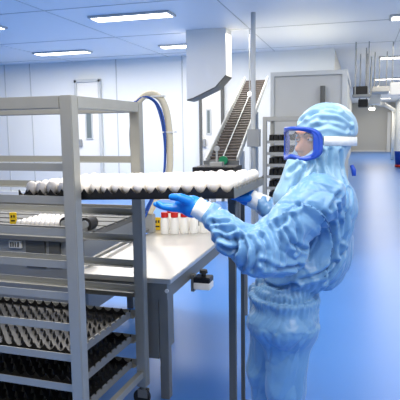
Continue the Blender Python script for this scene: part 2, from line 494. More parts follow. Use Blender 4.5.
for px, py, wd in [(170.5, 228, 'leftmost behind the front bottles'), (180, 228, 'second behind the front bottles'), (189.5, 228, 'third behind the front bottles')]:
    bottle(atz(px, py, TZ), 'white bottle with red cap, '+wd, s=1.17)
p = at(245, 233.5, 4.7)
sd = thing('side_table', 'little steel side table mostly hidden behind the near sleeve', 'table', (p.x, p.y, 0))
MB().lohi((-.09, -.12, p.z-.03), (.12, .12, p.z)).build('top', M['steel_dark'], sd)
MB().lohi((-.02, -.02, 0), (.02, .02, p.z-.03)).build('leg', M['steel_dark'], sd)
r = thing('bottle', 'small yellow bottle with a red cap seen just above the near sleeve', 'bottle', (p.x, p.y-.02, p.z))
MB().lathe([(0, 0), (.03, 0), (.03, .05), (.02, .06), (0, .06)]).build('bottle_body', M['yellow'], r, True)
MB().lathe([(0, .058), (.024, .058), (.024, .09), (0, .09)]).build('cap', M['red'], r)
# push button box on the table's side
s = at(204, 274, 3.45); sx = TX1-.03
box = thing('push_button_box', 'small white and black button box on the side of the steel table', 'button box', (TX1, 0, 0))
cc = None
Dd = None
for D_ in np.linspace(3, 6, 600):
    p = at(203.5, 270, float(D_))
    if p.x < TX1+.07+.0 and cc is None and p.x <= TX1+.055: cc = p
    if p.x > TX1+.05: Dd = p
cc = cc or Dd
box.location = (TX1+.06, cc.y, TZ-.19)
m = MB(); m.lohi((-.062, -.05, .0), (.05, .05, .045), .005); m.build('housing', M['white'], box)
m = MB(); m.lohi((-.062, -.05, .046), (.05, .05, .082), .005); m.build('cover', M['black'], box)
m = MB(); m.cyl((-.005, 0, .082), (-.005, 0, .105), .016); m.cyl((-.005, 0, .103), (-.005, 0, .125), .028, .024, 20); m.build('button', M['blackm'], box)
MB().lohi((-.085, -.03, -.02), (-.062, .03, .09)).build('bracket', M['steel_dark'], box)

# ================================================================== STEEL STAND under the far end of the tray
sp = at(232.5, 250, 2.72)
st = thing('tray_stand', 'upright steel stand with slim posts beneath the tray end', 'stand', (sp.x, sp.y, 0))
for q, (dy, t) in enumerate([(0, .034), (.25, .02)]):
    MB().box((0, dy, .62), (t, t, 1.24), bev=.002).build('post', M['dgrey'], st)
MB().beam((0, -.06, .02), (0, .38, .02), .05, .04, .004).build('foot', M['dgrey'], st)
MB().beam((0, -.017, 1.255), (0, .27, 1.255), .04, .03, .003).build('top_bar', M['dgrey'], st)

# ================================================================== HOSES
h = thing('hose_loop', 'beige hose and blue cables arching behind the tray of eggs', 'hose', (0, 0, 0))
DH = 4.6
pts = [at(134, 214, DH), at(132, 190, DH), at(131, 165, DH), at(131, 140, DH), at(132, 118, DH), at(137, 103, DH), at(145, 95.5, DH), at(153, 94, DH), at(161, 99, DH), at(166, 110, DH), at(169, 128, DH), at(170, 150, DH), at(168.5, 175, DH), at(158, 196, DH), at(149, 214, DH)]
hb = pts[0]
sp_ = spline(pts[5:], 10)
rr = [.028+.0016*math.sin(i*2.2) for i in range(len(sp_))]
MB().tube(sp_, rr, 14).build('hose', M['hose'], h, True)
off = Vector((-.035, -.03, -.03))
for n_, (dx, dy, dz, mt, rad) in enumerate([(-.045, -.02, -.035, 'bluecab', .010), (-.05, .012, -.045, 'blackm', .009), (-.03, -.035, -.04, 'bluecab', .008)]):
    P = []
    for i, p in enumerate(pts[5:]):
        P.append(p+Vector((dx, dy, dz*.6))+Vector((math.sin(i*1.3+n_)*.008, 0, 0)))
    MB().tube(spline(P, 8), rad, 8).build('cable', M[mt], h, True)
MB().tube(spline([at(133, 160, DH), at(130.5, 145, DH), at(130.5, 125, DH), at(134, 108, DH), at(138, 104, DH)], 8), .007, 8).build('cable', M['blackm'], h, True)
for t in (26, 52): MB().box(sp_[t], (.11, .07, .012)).build('clip', M['white'], h)
# steel pipe frame the hoses are clipped to, rising from the table
for ob in [h]:
    pass
fx = pts[5]; b0 = pts[-1]
hp = thing('hose_post', 'steel post behind the trolley carrying the hose loop', 'post', (fx.x, fx.y+.06, 0))
MB().box((0, 0, (fx.z+.02)/2), (.035, .035, fx.z+.02)).build('pole', M['steel'], hp)
MB().lohi((-.1, -.1, 0), (.1, .1, .015)).build('foot_plate', M['steel'], hp)
hm = thing('hose_manifold', 'small grey manifold box on the table where hoses plug in', 'box', (b0.x, b0.y, TZ))
MB().lohi((-.035, -.02, 0), (.035, .06, b0.z-TZ-.001), .006).build('housing', M['grey'], hm)

# ================================================================== GREY MACHINE behind trolley, at the left
A0 = atz(80, 232, .9)
mz = .9
mx1, my0 = A0.x, A0.y
mx1 = min(mx1, TX0-.04)
mc = thing('conveyor_machine', 'grey steel machine with conveyor top behind the near trolley', 'machine', (mx1-1.0, my0+.6, 0))
MB().lohi((-1.0, -.55, .28), (1.0, .55, .82)).build('body', M['grey'], mc)
MB().lohi((-1.03, -.6, .82), (1.0, .6, .86), .004).build('deck', M['steel_dark'], mc)
for y in (-.57, .57): MB().beam((-1.03, y, .9), (1.0, y, .9), .02, .06).build('side_guide', M['steel_dark'], mc)
m = MB(); [m.beam((-1.0, -.5+.2*i, .868), (1.0, -.5+.2*i, .868), .16, .012) for i in range(6)]
m.build('belt', M['dgrey'], mc)
def mloc(px, py, front=-.55):     # pixel on the machine's front face
    p = aty(px, py, my0+.6+front); return p.x-mc.location.x, p.z
def panel(px0, py0, px1, py1, name, mt, th=.012):
    x0, z1 = mloc(px0, py0); x1, z0 = mloc(px1, py1)
    return MB().lohi((x0, -.55-th, z0), (x1, -.55, z1), .003).build(name, mt, mc)
d = panel(26, 239, 47, 268, 'door', M['dgrey']); panel(49, 239, 62, 268, 'door', M['dgrey'])
panel(64, 239, 79, 268, 'door', M['grey'])
lb = panel(10, 240, 23, 248, 'notice', M['white'], .02); lb['label'] = 'white printed notice'
m = MB()
x0, z1 = mloc(11.5, 241.5); x1, z0 = mloc(21.5, 247)
for i in range(3):
    z = z1-(z1-z0)*(i+.3)/3
    for k in range(4):
        xx = x0+(x1-x0)*k/4
        m.lohi((xx, -.573, z-.006), (xx+(x1-x0)*random.uniform(.12, .2), -.57, z+.006))
m.build('print', M['dgrey'], mc)
for lx in (-.9, .0, .9):
    for ly in (-.48, .48): MB().box((lx, ly, .14), (.06, .06, .28)).build('leg', M['steel_dark'], mc)
# motors sitting on the deck
for px, wd in ((65, 'left of'), (87, 'right of')):
    p = atz(px, 228, .9)
    r = thing('roller_motor', 'round black motor seen just %s the trolley post' % wd, 'motor', (p.x, my0+.16, .93))
    m = MB(); m.cyl((-.0, -.03, 0), (0, .08, 0), .05, n=24); m.build('drum', M['blackm'], r)
    m = MB(); m.cyl((0, -.05, 0), (0, -.03, 0), .03, n=16); m.build('hub', M['grey'], r)
    m = MB(); m.lohi((-.045, -.06, -.055), (.045, .06, -.045)); m.lohi((-.02, -.1, -.055), (.02, .1, -.02)); m.build('bracket', M['steel_dark'], r)
q = atz(13.5, 224, .874); yellow_tag(q, 'yellow marker tag on the machine edge at the far left', 1.1)
for i in range(9):
    for k in range(5):
        p = atz(25+i*5.2, 225, .88)
        egg(Matrix.Translation((p.x, my0+.2+k*.075, .875)), (0, 0, 0), 'white egg on the grey machine belt, %s row, %s from the left' % (ROWS[k], ORD[i]), 'eggs on the machine belt', .95)

# ================================================================== INCLINED CONVEYOR
def conveyor():
    y0, y1 = 7.4, 10.6
    pl = aty(208, 162, y0); pr = aty(236, 162, y0)
    tl = aty(244, 80, y1); tr = aty(267, 80, y1)
    z0 = (pl.z+pr.z)/2; x0 = (pl.x+pr.x)/2; wd = (pr.x-pl.x)*1.09
    z1 = min((tl.z+tr.z)/2, CEIL-.05); x1 = (tl.x+tr.x)/2+.02
    r = thing('inclined_conveyor', 'steep slatted conveyor rising away toward the ceiling', 'conveyor', (x0, y0, 0))
    a = Vector((0, 0, z0)); b = Vector((x1-x0, y1-y0, z1)); d = b-a; L = d.length; u = d.normalized()
    side = Vector((1, 0, 0)); side = (side-u*side.dot(u)).normalized(); nrm = side.cross(u)
    if nrm.z < 0: nrm = -nrm
    R3 = Matrix((side, u, nrm)).transposed()
    MB().box((a+b)/2-nrm*.03, (wd*.92, L, .02), R3).build('belt', M['belt'], r)
    for i in range(34):
        t = (i+.5)/34
        MB().box(a+d*t, (wd*.9, .02, .022), R3).build('slat', M['slat'], r)
    for s in (-1, 1): MB().box((a+b)/2+side*(s*wd/2)+nrm*.02, (.022, L, .1), R3, .004).build('side_rail', M['lgrey'], r)
    MB().box((a+b)/2+nrm*.03, (.014, L, .012), R3).build('centre_guide', M['lgrey'], r)
    m = MB(); m.box(a+Vector((0, -.04, -.03)), (wd+.06, .06, .1)); m.build('end_box', M['dgrey'], r)
    MB().cyl(a+Vector((.05, -.14, .03)), a+Vector((.05, -.08, .03)), .06).build('green_lamp', M['green'], r)
    for t, in ((.12,), (.55,)):
        c = a+d*t
        for s in (-1, 1): MB().lohi((c.x+s*wd/2-.03, c.y-.03, 0), (c.x+s*wd/2+.03, c.y+.03, c.z-.03)).build('leg', M['lgrey'], r)
    # upright slim column in front of the conveyor
    p = aty(253.3, 130, 8.0)
    c = thing('column', 'slim pale upright pipe beside the inclined conveyor', 'pipe', (p.x, 8.0, 0))
    MB().cyl((0, 0, 0), (0, 0, CEIL), .035, n=14).build('pipe', M['lgrey'], c)
    MB().lohi((-.08, -.06, 1.35), (.1, .06, 1.6)).build('valve', M['grey'], c)
    # lamps near the top
    for px, wd_ in ((249.5, 'left'), (253.5, 'right')):
        q = aty(px, 94, 9.3)
        g = thing('spot_lamp', 'small bright round lamp near the conveyor top, the %s one' % wd_, 'lamp', (q.x, 9.3, q.z))
        bm_ = MB(); bmesh.ops.create_uvsphere(bm_.bm, u_segments=12, v_segments=8, radius=.035); bm_.build('bulb', M['lamp'], g, True)
        MB().cyl((0, 0, .03), (0, 0, CEIL-q.z), .008, n=8).build('cord', M['lgrey'], g)
conveyor()
# low machine at conveyor's foot
pa = aty(198, 169, 6.75); pb = aty(238, 169, 6.75)
r = thing('transfer_table', 'black topped transfer table at the foot of the inclined conveyor', 'table', ((pa.x+pb.x)/2, 6.75, 0))
hw = (pb.x-pa.x)/2
MB().lohi((-hw, -.25, pa.z-.05), (hw, .25, pa.z+.04), .005).build('top', M['black'], r)
for x in (-hw+.05, hw-.05):
    for y in (-.2, .2): MB().lohi((x-.03, y-.03, 0), (x+.03, y+.03, pa.z-.02)).build('leg', M['steel_dark'], r)
m = MB(); m.cyl((-hw+.25, 0, pa.z+.03), (-hw+.25, 0, pa.z+.26), .015); m.cyl((-hw+.25, -.02, pa.z+.26), (-hw+.25, .02, pa.z+.26), .035, n=20); m.lohi((-hw+.17, -.06, pa.z+.04), (-hw+.33, .06, pa.z+.09))
m.build('gauge', M['grey'], r)
# overhead box above the white door
a = aty(187, 100, 9)
r = thing('duct_box', 'white overhead duct with slanting dark lower edge by the white door', 'duct', (a.x, 9, 0))
P_ = [aty(187, 100, 9), aty(193.5, 98, 9), aty(215.5, 87, 9), aty(226, 75, 9)]
P_ = [Vector((q.x-a.x, 0, q.z)) for q in P_]
top_ = [Vector((P_[3].x, 0, CEIL)), Vector((0, 0, CEIL))]
MB().prism(P_+top_, (0, .4, 0)).build('casing', M['white'], r)
m = MB()
for u_, w_ in zip(P_, P_[1:]): m.beam(u_+Vector((0, .2, -.005)), w_+Vector((0, .2, -.005)), .42, .02)
m.build('edge', M['dgrey'], r)

# ================================================================== AISLE, overhead gear
def hang(name, label, cat, px0, py0, px1, py1, Y, dy, mt, rods=True, part='housing', group=None):
    a = aty(px0, py1, Y); b = aty(px1, py0, Y)
    r = thing(name, label, cat, ((a.x+b.x)/2, Y, 0), group=group)
    hx = (b.x-a.x)/2
    MB().lohi((-hx, 0, a.z), (hx, dy, b.z), .01).build(part, M[mt], r)
    if rods:
        for x in (-hx*.7, hx*.7): MB().cyl((x, dy/2, b.z-.005), (x, dy/2, CEIL), .012, n=8).build('hanger_rod', M['grey'], r)
    return r
hang('speaker', 'black box hung high over the aisle, the nearer upper one', 'box', 353, 86, 368, 96, 12.0, .5, 'black')
hang('speaker', 'black box hung over the aisle below the first one', 'box', 358, 99, 368, 107, 13.0, .4, 'black')
hang('cable_tray', 'grey cable tray running across above the aisle', 'cable tray', 352, 94, 371, 97.5, 11.2, .3, 'grey')
hang('air_unit', 'white square air unit hung over the aisle', 'air unit', 369, 94, 381, 104, 13.5, .6, 'white')
hang('lamp_housing', 'wide grey lamp housing high at the top right', 'light', 372, 86, 390, 92, 12.5, 1.0, 'wall_far')
hang('air_unit', 'white overhead unit at the right edge', 'air unit', 390, 82, 404, 95, 11.5, .2, 'white')
hang('lamp_housing', 'small bright strip light above the far wall', 'light', 369, 107.5, 375, 110, 16, .3, 'lamp')
# conduit along the right
r = thing('overhead_pipe', 'white angled pipe dropping toward the far end of the aisle', 'pipe')
m = MB(); m.tube([aty(378, 103.5, 22), aty(385, 105, 25), aty(394, 110, 29)], .09, 10); m.build('pipe', M['white'], r, True)
p = aty(394, 110, 29); MB().tube([p, Vector((p.x, p.y, 0))], .09, 10).build('drop_pipe', M['white'], r, True)
p = aty(378, 103.5, 22); MB().tube([p, Vector((p.x, p.y, CEIL))], .03, 8).build('hanger_rod', M['white'], r, True)
# bin at the right
p = atz(400.5, 167, 0)
r = thing('waste_bin', 'blue bin with red base on the floor at the right edge', 'bin', (p.x, p.y, 0))
MB().lathe([(0, .1), (.21, .1), (.25, .62), (.26, .64), (0, .64)], n=20).build('body', M['blue'], r, True)
MB().lathe([(0, 0), (.23, 0), (.23, .1), (0, .1)], n=20).build('base', M['red'], r, True)

# ================================================================== THE WORKER
def sdf_mesh(name, fn, lo, hi, h):
    nx, ny, nz = [int(math.ceil((hi[i]-lo[i])/h))+1 for i in range(3)]
    X, Y, Z = np.meshgrid(lo[0]+h*np.arange(nx, dtype=np.float32), lo[1]+h*np.arange(ny, dtype=np.float32), lo[2]+h*np.arange(nz, dtype=np.float32), indexing='ij')
    f = fn(X.astype(np.float32), Y.astype(np.float32), Z.astype(np.float32)).astype(np.float32)
    ins = f < 0
    cnt = np.zeros((nx-1, ny-1, nz-1), np.float32); acc = np.zeros((nx-1, ny-1, nz-1, 3), np.float32)
    for ax in range(3):
        sl0 = [slice(None)]*3; sl1 = [slice(None)]*3
        sl0[ax] = slice(0, -1); sl1[ax] = slice(1, None)
        f0, f1 = f[tuple(sl0)], f[tuple(sl1)]
        cr_ = (f0 < 0) != (f1 < 0)
        t = np.where(cr_, f0/np.where(f0 == f1, 1, f0-f1), 0)
        o = [a for a in range(3) if a != ax]
        for i in (0, 1):
            for k in (0, 1):
                s = [slice(None)]*3
                n_o = [nx-1, ny-1, nz-1]
                s[o[0]] = slice(i, i+n_o[o[0]]); s[o[1]] = slice(k, k+n_o[o[1]]); s[ax] = slice(0, n_o[ax])
                cc_ = cr_[tuple(s)]; tt = t[tuple(s)]
                cnt += cc_
                acc[..., ax] += cc_*tt; acc[..., o[0]] += cc_*i; acc[..., o[1]] += cc_*k
    act = cnt > 0
    idx = -np.ones(act.shape, np.int64); ids = np.argwhere(act); idx[act] = np.arange(len(ids))
    V = (ids + acc[act]/cnt[act][:, None])*h + np.array(lo)
    Q = []
    for ax in range(3):
        sl0 = [slice(None)]*3; sl1 = [slice(None)]*3
        sl0[ax] = slice(0, -1); sl1[ax] = slice(1, None)
        a0, a1 = ins[tuple(sl0)], ins[tuple(sl1)]
        e = np.argwhere(a0 != a1)
        o = [(ax+1) % 3, (ax+2) % 3]
        ok = (e[:, o[0]] > 0) & (e[:, o[1]] > 0) & (e[:, o[0]] < f.shape[o[0]]-1) & (e[:, o[1]] < f.shape[o[1]]-1)
        e = e[ok]
        def g(d0, d1):
            q = e.copy(); q[:, o[0]] += d0; q[:, o[1]] += d1
            return idx[q[:, 0], q[:, 1], q[:, 2]]
        q = np.stack([g(-1, -1), g(0, -1), g(0, 0), g(-1, 0)], 1)
        fl = ~a0[e[:, 0], e[:, 1], e[:, 2]]
        q[fl] = q[fl][:, ::-1]
        Q.append(q)
    Q = np.concatenate(Q)
    me = bpy.data.meshes.new(name); me.from_pydata(V.tolist(), [], Q.tolist()); me.update()
    for p in me.polygons: p.use_smooth = True
    return me
def cone(X, Y, Z, a, b, ra, rb):
    a = np.array(a, np.float32); b = np.array(b, np.float32); d = b-a; L2 = float(d@d)
    t = np.clip(((X-a[0])*d[0]+(Y-a[1])*d[1]+(Z-a[2])*d[2])/L2, 0, 1)
    return np.sqrt((X-a[0]-t*d[0])**2+(Y-a[1]-t*d[1])**2+(Z-a[2]-t*d[2])**2)-(ra+(rb-ra)*t)
def ell(X, Y, Z, c, R, rad):       # R: rows are axes
    x, y, z = X-c[0], Y-c[1], Z-c[2]
    u = [(x*R[i][0]+y*R[i][1]+z*R[i][2])/rad[i] for i in range(3)]
    n = np.sqrt(u[0]**2+u[1]**2+u[2]**2)
    return (n-1)*min(rad)
def sm(a, b, k):
    h_ = np.clip(.5+.5*(b-a)/k, 0, 1); return b*(1-h_)+a*h_-k*h_*(1-h_)
def smax(a, b, k): return -sm(-a, -b, k)

def hd(yaw):   # facing frame: yaw radians from image-left toward the viewer
    f = H(-math.cos(yaw), -math.sin(yaw), 0).normalized(); l = H(math.sin(yaw), -math.cos(yaw), 0).normalized()
    return f, l, Vector((0, 0, 1))
hf, hl, hu = hd(math.radians(32)); bf, bl, bu = hd(math.radians(18))
HR = [tuple(hf), tuple(hl), tuple(hu)]; BR = [tuple(bf), tuple(bl), tuple(bu)]
base = H((287-200)/F*2.33, 2.33, 0)
W = thing('person', 'person in pale blue hooded coverall, goggles and blue gloves holding the egg tray', 'person', base)
def wl(me):    # world verts -> person frame
    me.transform(Matrix.Translation(-base)); return me
hc = at(319, 137, 2.31)
SH_N = at(318, 198, 2.17); EL_N = at(258, 254, 2.07); WR_N = at(214, 216, 2.13)
SH_F = at(300, 190, 2.52); EL_F = at(286, 222, 2.56); WR_F = at(264, 204, 2.6)
CH = at(319, 200, 2.35); MID = at(308, 250, 2.36); WA = at(284, 296, 2.36)
def leg_pts(px, D, kx, ax, kd=0):
    hp_ = H((px-200)/F*D, D, .84); kn = H((px+kx-200)/F*D, D+kd, .48); an = H((px+ax-200)/F*D, D+.03+kd, .09); return hp_, kn, an
LN = leg_pts(290, 2.27, -2, 4); LF = leg_pts(276, 2.45, -8, -4)
def v(p): return (p.x, p.y, p.z)
def body_f(X, Y, Z):
    f = ell(X, Y, Z, v(hc-hu*.006), HR, (.092, .074, .104))
    fc = hc+hf*.035-hu*.055
    f = sm(f, ell(X, Y, Z, v(fc), HR, (.062, .058, .07)), .03)                      # jaw
    e0 = hc+hf*.094-hu*.02
    f = sm(f, cone(X, Y, Z, v(e0+hu*.008), v(hc+hf*.118-hu*.048), .009, .014), .012)   # nose
    f = sm(f, ell(X, Y, Z, v(hc+hf*.09+hu*.018), HR, (.014, .055, .012)), .012)      # brow
    for s in (-1, 1):
        f = smax(f, -ell(X, Y, Z, v(hc+hf*.100-hu*.008+hl*(s*.034)), HR, (.016, .02, .013)), .012)  # sockets
        f = sm(f, ell(X, Y, Z, v(hc+hl*(s*.078)-hu*.02-hf*.005), HR, (.016, .008, .03)), .008)    # ears
    f = sm(f, ell(X, Y, Z, v(hc+hf*.094-hu*.085), HR, (.009, .024, .008)), .008)       # mouth
    f = sm(f, cone(X, Y, Z, v(hc-hu*.06-hf*.02), v(CH+bu*.07), .052, .06), .03)
    f = sm(f, ell(X, Y, Z, v(CH-bu*.02), BR, (.1, .15, .15)), .05)
    f = sm(f, cone(X, Y, Z, v(CH), v(WA), .085, .065), .05)
    for a, b, c in ((SH_N, EL_N, WR_N), (SH_F, EL_F, WR_F)):
        f = sm(f, cone(X, Y, Z, v(a), v(b), .05, .04), .03); f = sm(f, cone(X, Y, Z, v(b), v(c), .038, .027), .02)
    for hp_, kn, an in (LN, LF):
        f = sm(f, cone(X, Y, Z, v(hp_), v(kn), .068, .05), .03); f = sm(f, cone(X, Y, Z, v(kn), v(an), .05, .035), .02)
        f = sm(f, cone(X, Y, Z, v(an-hu*.04), v(an-hu*.045+bf*.14), .035, .03), .02)
    return f
def bounds(pts, pad):
    return [min(p[i] for p in pts)-pad for i in range(3)], [max(p[i] for p in pts)+pad for i in range(3)]
allp = [hc, SH_N, EL_N, WR_N, SH_F, EL_F, WR_F, WA, *LN, *LF]
lo, hi = bounds(allp, .24); lo[2] = -.01; hi[2] = hc.z+.2
body = link('body', wl(sdf_mesh('body', body_f, lo, hi, .0085)), M['skin'], W)
for s in (-1, 1):
    m = MB(); bmesh.ops.create_uvsphere(m.bm, u_segments=14, v_segments=10, radius=.0115, matrix=Matrix.Translation(hc+hf*.0825-hu*.008+hl*(s*.034)-base))
    e = m.build('eye', M['white'], W, True)
    m = MB(); bmesh.ops.create_uvsphere(m.bm, u_segments=10, v_segments=8, radius=.0068, matrix=Matrix.Translation(hc+hf*.0885-hu*.008+hl*(s*.034)-base))
    m.build('iris', M['dark'], e, True)
    m = MB(); bmesh.ops.create_uvsphere(m.bm, u_segments=16, v_segments=12, radius=.0135, matrix=Matrix.Translation(hc+hf*.0822-hu*.008+hl*(s*.034)-base))
    zc_ = (hc-base).z-.007
    bmesh.ops.delete(m.bm, geom=[q_ for q_ in m.bm.verts if zc_-.007 < q_.co.z < zc_+.001], context='VERTS')
    m.build('eyelid', M['skin'], W, True)
    m = MB(); m.tube([hc+hf*.098+hu*.012+hl*(s*.015)-base, hc+hf*.1+hu*.02+hl*(s*.034)-base, hc+hf*.09+hu*.012+hl*(s*.055)-base], .0035, 6); m.build('eyebrow', M['dark'], W, True)

def cov_f(X, Y, Z):
    f = ell(X, Y, Z, v(at(318, 208, 2.35)), BR, (.15, .19, .17))
    f = sm(f, ell(X, Y, Z, v(at(316, 248, 2.38)), BR, (.155, .17, .17)), .06)
    f = sm(f, ell(X, Y, Z, v(at(299, 268, 2.38)), BR, (.165, .17, .11)), .05)
    # narrow hem, trousers below
    f = sm(f, ell(X, Y, Z, v(at(283, 296, 2.37)), BR, (.142, .16, .06)), .02)
    f = sm(f, ell(X, Y, Z, v(at(283, 322, 2.37)), BR, (.15, .17, .1)), .02)
    for hp_, kn, an in (LN, LF):
        f = sm(f, cone(X, Y, Z, v(hp_), v(kn), .115, .085), .04); f = sm(f, cone(X, Y, Z, v(kn), v(an), .085, .068), .03)
    arm = cone(X, Y, Z, v(SH_N), v(EL_N), .105, .084)
    arm = sm(arm, cone(X, Y, Z, v(EL_N), v(at(231, 237, 2.09)), .084, .070), .03)
    arm = sm(arm, cone(X, Y, Z, v(at(231, 237, 2.09)), v(WR_N), .070, .048), .02)
    arm = sm(arm, ell(X, Y, Z, v(at(283, 256, 2.12)), BR, (.1, .07, .075)), .04)
    f = sm(f, arm, .025)
    fa = cone(X, Y, Z, v(SH_F), v(EL_F), .095, .07); fa = sm(fa, cone(X, Y, Z, v(EL_F), v(WR_F), .068, .046), .02)
    return sm(f, fa, .02)
lo, hi = bounds(allp, .24); lo[2] = .04; hi[2] = SH_N.z+.2
me = sdf_mesh('coverall', cov_f, lo, hi, .0055)
from mathutils.bvhtree import BVHTree
def snapper(me):
    t = BVHTree.FromPolygons([vv.co for vv in me.vertices], [p.vertices[:] for p in me.polygons])
    def sn(px, py):
        o = M_CAM.translation; hit = t.ray_cast(o, (at(px, py, 1)-o).normalized())[0]
        return hit if hit is not None else at(px, py, 2.2)
    return sn, t
on, _t = snapper(me)

def segd(p, poly):
    best = 9; side = 0; tt = 0
    for i in range(len(poly)-1):
        a, b = poly[i], poly[i+1]; d = b-a; t = max(0, min(1, (p-a).dot(d)/d.length_squared)); q = a+d*t
        e = (p-q).length
        if e < best: best = e; side = q; tt = i+t
    return best, side, tt
RIGHT = H(1, 0, 0).normalized(); FWD = H(0, 1, 0).normalized(); UP = Vector((0, 0, 1))
def ridge(p, sc, seed):
    q = p*sc+Vector((seed, seed*1.7, seed*.3))
    n = mnoise.noise(q); return 1-abs(n)*2.6
def folds(me, axes_fn, amp, extra=None):
    me.update(); co = [vv.co.copy() for vv in me.vertices]; nr = [vv.normal.copy() for vv in me.vertices]
    for i, (p, n) in enumerate(zip(co, nr)):
        ax, k = axes_fn(p)                        # fold direction (folds run along it)
        w1 = Vector((mnoise.noise(p*5), mnoise.noise(p*5+Vector((9, 0, 0))), mnoise.noise(p*5+Vector((0, 9, 0)))))*.045
        q = p+w1
        q = q-ax*(q.dot(ax))*.76                  # stretch along the fold direction
        vd = mnoise.voronoi(q*8.5+Vector((.3, 4, 2)))[0]; c1 = min(1, (vd[1]-vd[0])*3.0)
        vd = mnoise.voronoi((q+w1*.6)*17+Vector((7, 1, 5)))[0]; c2 = min(1, (vd[1]-vd[0])*2.6)
        c1 = c1*(2-c1); c2 = c2*(2-c2)
        r1 = max(0, ridge(q, 9, 3.1))
        big = mnoise.noise(p*6+Vector((2, 5, 1)))
        dsp = amp*k*(.9*c1+.26*c2+.55*r1**3+.5*big-1.05)
        if extra: dsp += extra(p, n)
        me.vertices[i].co = p+n*dsp
# crease guides in world space
ARM_U = (EL_N-SH_N).normalized(); ARM_F = (WR_N-EL_N).normalized()
def line(*q): return [on(x, y) for x, y in q]
seam = line((303, 205), (310, 206), (317, 210), (323, 217), (328, 225), (331, 233), (333, 245), (330, 260), (325, 277))
lap = line((258, 231), (266, 226), (276, 220), (288, 212), (296, 206))
flap2 = line((322, 215), (320, 226), (317, 240), (308, 256), (296, 268))
elbow_folds = [line((243, 238), (247, 248), (245, 262), (240, 270)), line((250, 238), (256, 250), (256, 262), (252, 272)), line((234, 236), (238, 246), (234, 256)),
               line((216, 228), (226, 232), (234, 230)), line((220, 236), (230, 240), (240, 238)), line((212, 222), (220, 224), (228, 222)), line((222, 246), (230, 250), (238, 250)),
               line((262, 236), (268, 250), (266, 268)), line((276, 224), (282, 240), (280, 262)), line((292, 216), (298, 232), (296, 252)), line((284, 230), (292, 244), (306, 250)),
               line((262, 262), (280, 268), (300, 266)), line((340, 178), (338, 195), (330, 208)), line((349, 190), (347, 215), (343, 240)), line((337, 205), (342, 225), (340, 255)),
               line((300, 205), (290, 212), (280, 226)), line((335, 262), (320, 274), (300, 280)), line((345, 250), (335, 268), (325, 282)), line((268, 284), (280, 288), (296, 284))]
def px_of(p):
    c_ = M_CAM_I @ p; return 200+F*c_.x/-c_.z, 200-F*c_.y/-c_.z
M_CAM_I = M_CAM.inverted()
def cov_ax(p):
    # arm region folds run across the arm; body folds hang down
    da = segd(p, [SH_N, EL_N])[0]; df = segd(p, [EL_N, WR_N])[0]
    dd = segd(p, [SH_F, EL_F, WR_F])[0]
    if df < .11 and df < da: return (ARM_F.cross(FWD).normalized()*.8+UP*.2).normalized(), 1.0
    if da < .13: return (UP*.7+ARM_U*.5).normalized(), 1.0
    if dd < .1: return UP, 1.0
    if p.z < .78: return (UP*.9+RIGHT*.3).normalized(), .9
    return (UP*.9+RIGHT*.35).normalized(), 1.0
ZH = at(283, 291, 2.37).z
def cov_extra(p, n):
    d, q, t = segd(p, seam); e = 0
    if d < .05:
        s = (p-q).dot(RIGHT*.9+UP*.5)
        e += (-.015 if s > 0 else .011)*math.exp(-(d/.016)**2)
    d, q, t = segd(p, flap2)
    if d < .05: e += (-.012 if (p-q).dot(RIGHT) > 0 else .008)*math.exp(-(d/.013)**2)
    d, q, t = segd(p, lap)
    if d < .04: e += (.012 if (p-q).dot(UP) < 0 else -.012)*math.exp(-(d/.014)**2)
    for g in elbow_folds:
        d, q, t = segd(p, g)
        if d < .05: e += -.015*math.exp(-(d/.007)**2)+.009*math.exp(-((d-.017)/.010)**2)
    # gathered waist hem
    if abs(p.z-ZH) < .09 and (p-Vector((WA.x, WA.y, p.z))).length < .3 and segd(p, [SH_N, EL_N, WR_N])[0] > .1:
        th = math.atan2(p.y-WA.y, p.x-WA.x)
        e += -.02*math.exp(-((p.z-ZH)/.012)**2)+.005*math.sin(th*38+4*mnoise.noise(p*9))*math.exp(-((p.z-ZH)/.05)**2)
    # gathered wrist
    d = (p-WR_N).length
    if d < .1: e += .005*math.sin(d*260)*(1-d/.1)
    return e
folds(me, cov_ax, .0105, cov_extra)
me.update(); on2, _t = snapper(me)
SEAM3 = [on2(x, y)-base for x, y in ((304, 205.5), (311, 206), (318, 210), (324, 217), (329, 226), (332, 236), (333, 246), (331, 256), (328, 267), (325, 277))]
cov = link('coverall', wl(me), M['cloth'], W)
sm_ = MB().tube(spline(SEAM3, 4), .0034, 6).build('armhole_seam', M['seam'], W, True); sm_['label'] = 'darker stitched seam'
# dark stitched seam
m = MB()
# ---- hood
def hood_f(X, Y, Z):
    f = ell(X, Y, Z, v(at(327, 130, 2.33)), HR, (.138, .118, .115))
    f = sm(f, ell(X, Y, Z, v(at(321, 148, 2.31)), HR, (.115, .1, .1)), .03)
    f = sm(f, cone(X, Y, Z, v(at(322, 158, 2.33)), v(at(318, 188, 2.34)), .088, .135), .03)
    f = sm(f, cone(X, Y, Z, v(at(302, 160, 2.27)), v(at(296, 196, 2.28)), .06, .085), .04)
    f = sm(f, ell(X, Y, Z, v(at(313, 200, 2.33)), BR, (.162, .19, .1)), .04)
    f = smax(f, -ell(X, Y, Z, v(hc+hf*.155-hu*.026), HR, (.1, .088, .062)), .008)
    return f
lo, hi = bounds([hc, at(313, 200, 2.33)], .23); hi[2] = hc.z+.18
me = sdf_mesh('hood', hood_f, lo, hi, .005)
zs = at(335, 140, 2.3).z
on, _t = snapper(me)
def hood_ax(p):
    if p.z > zs: return (hf*.8-UP*.5).normalized(), .5
    return (UP*.85+hf*-.35).normalized(), .95
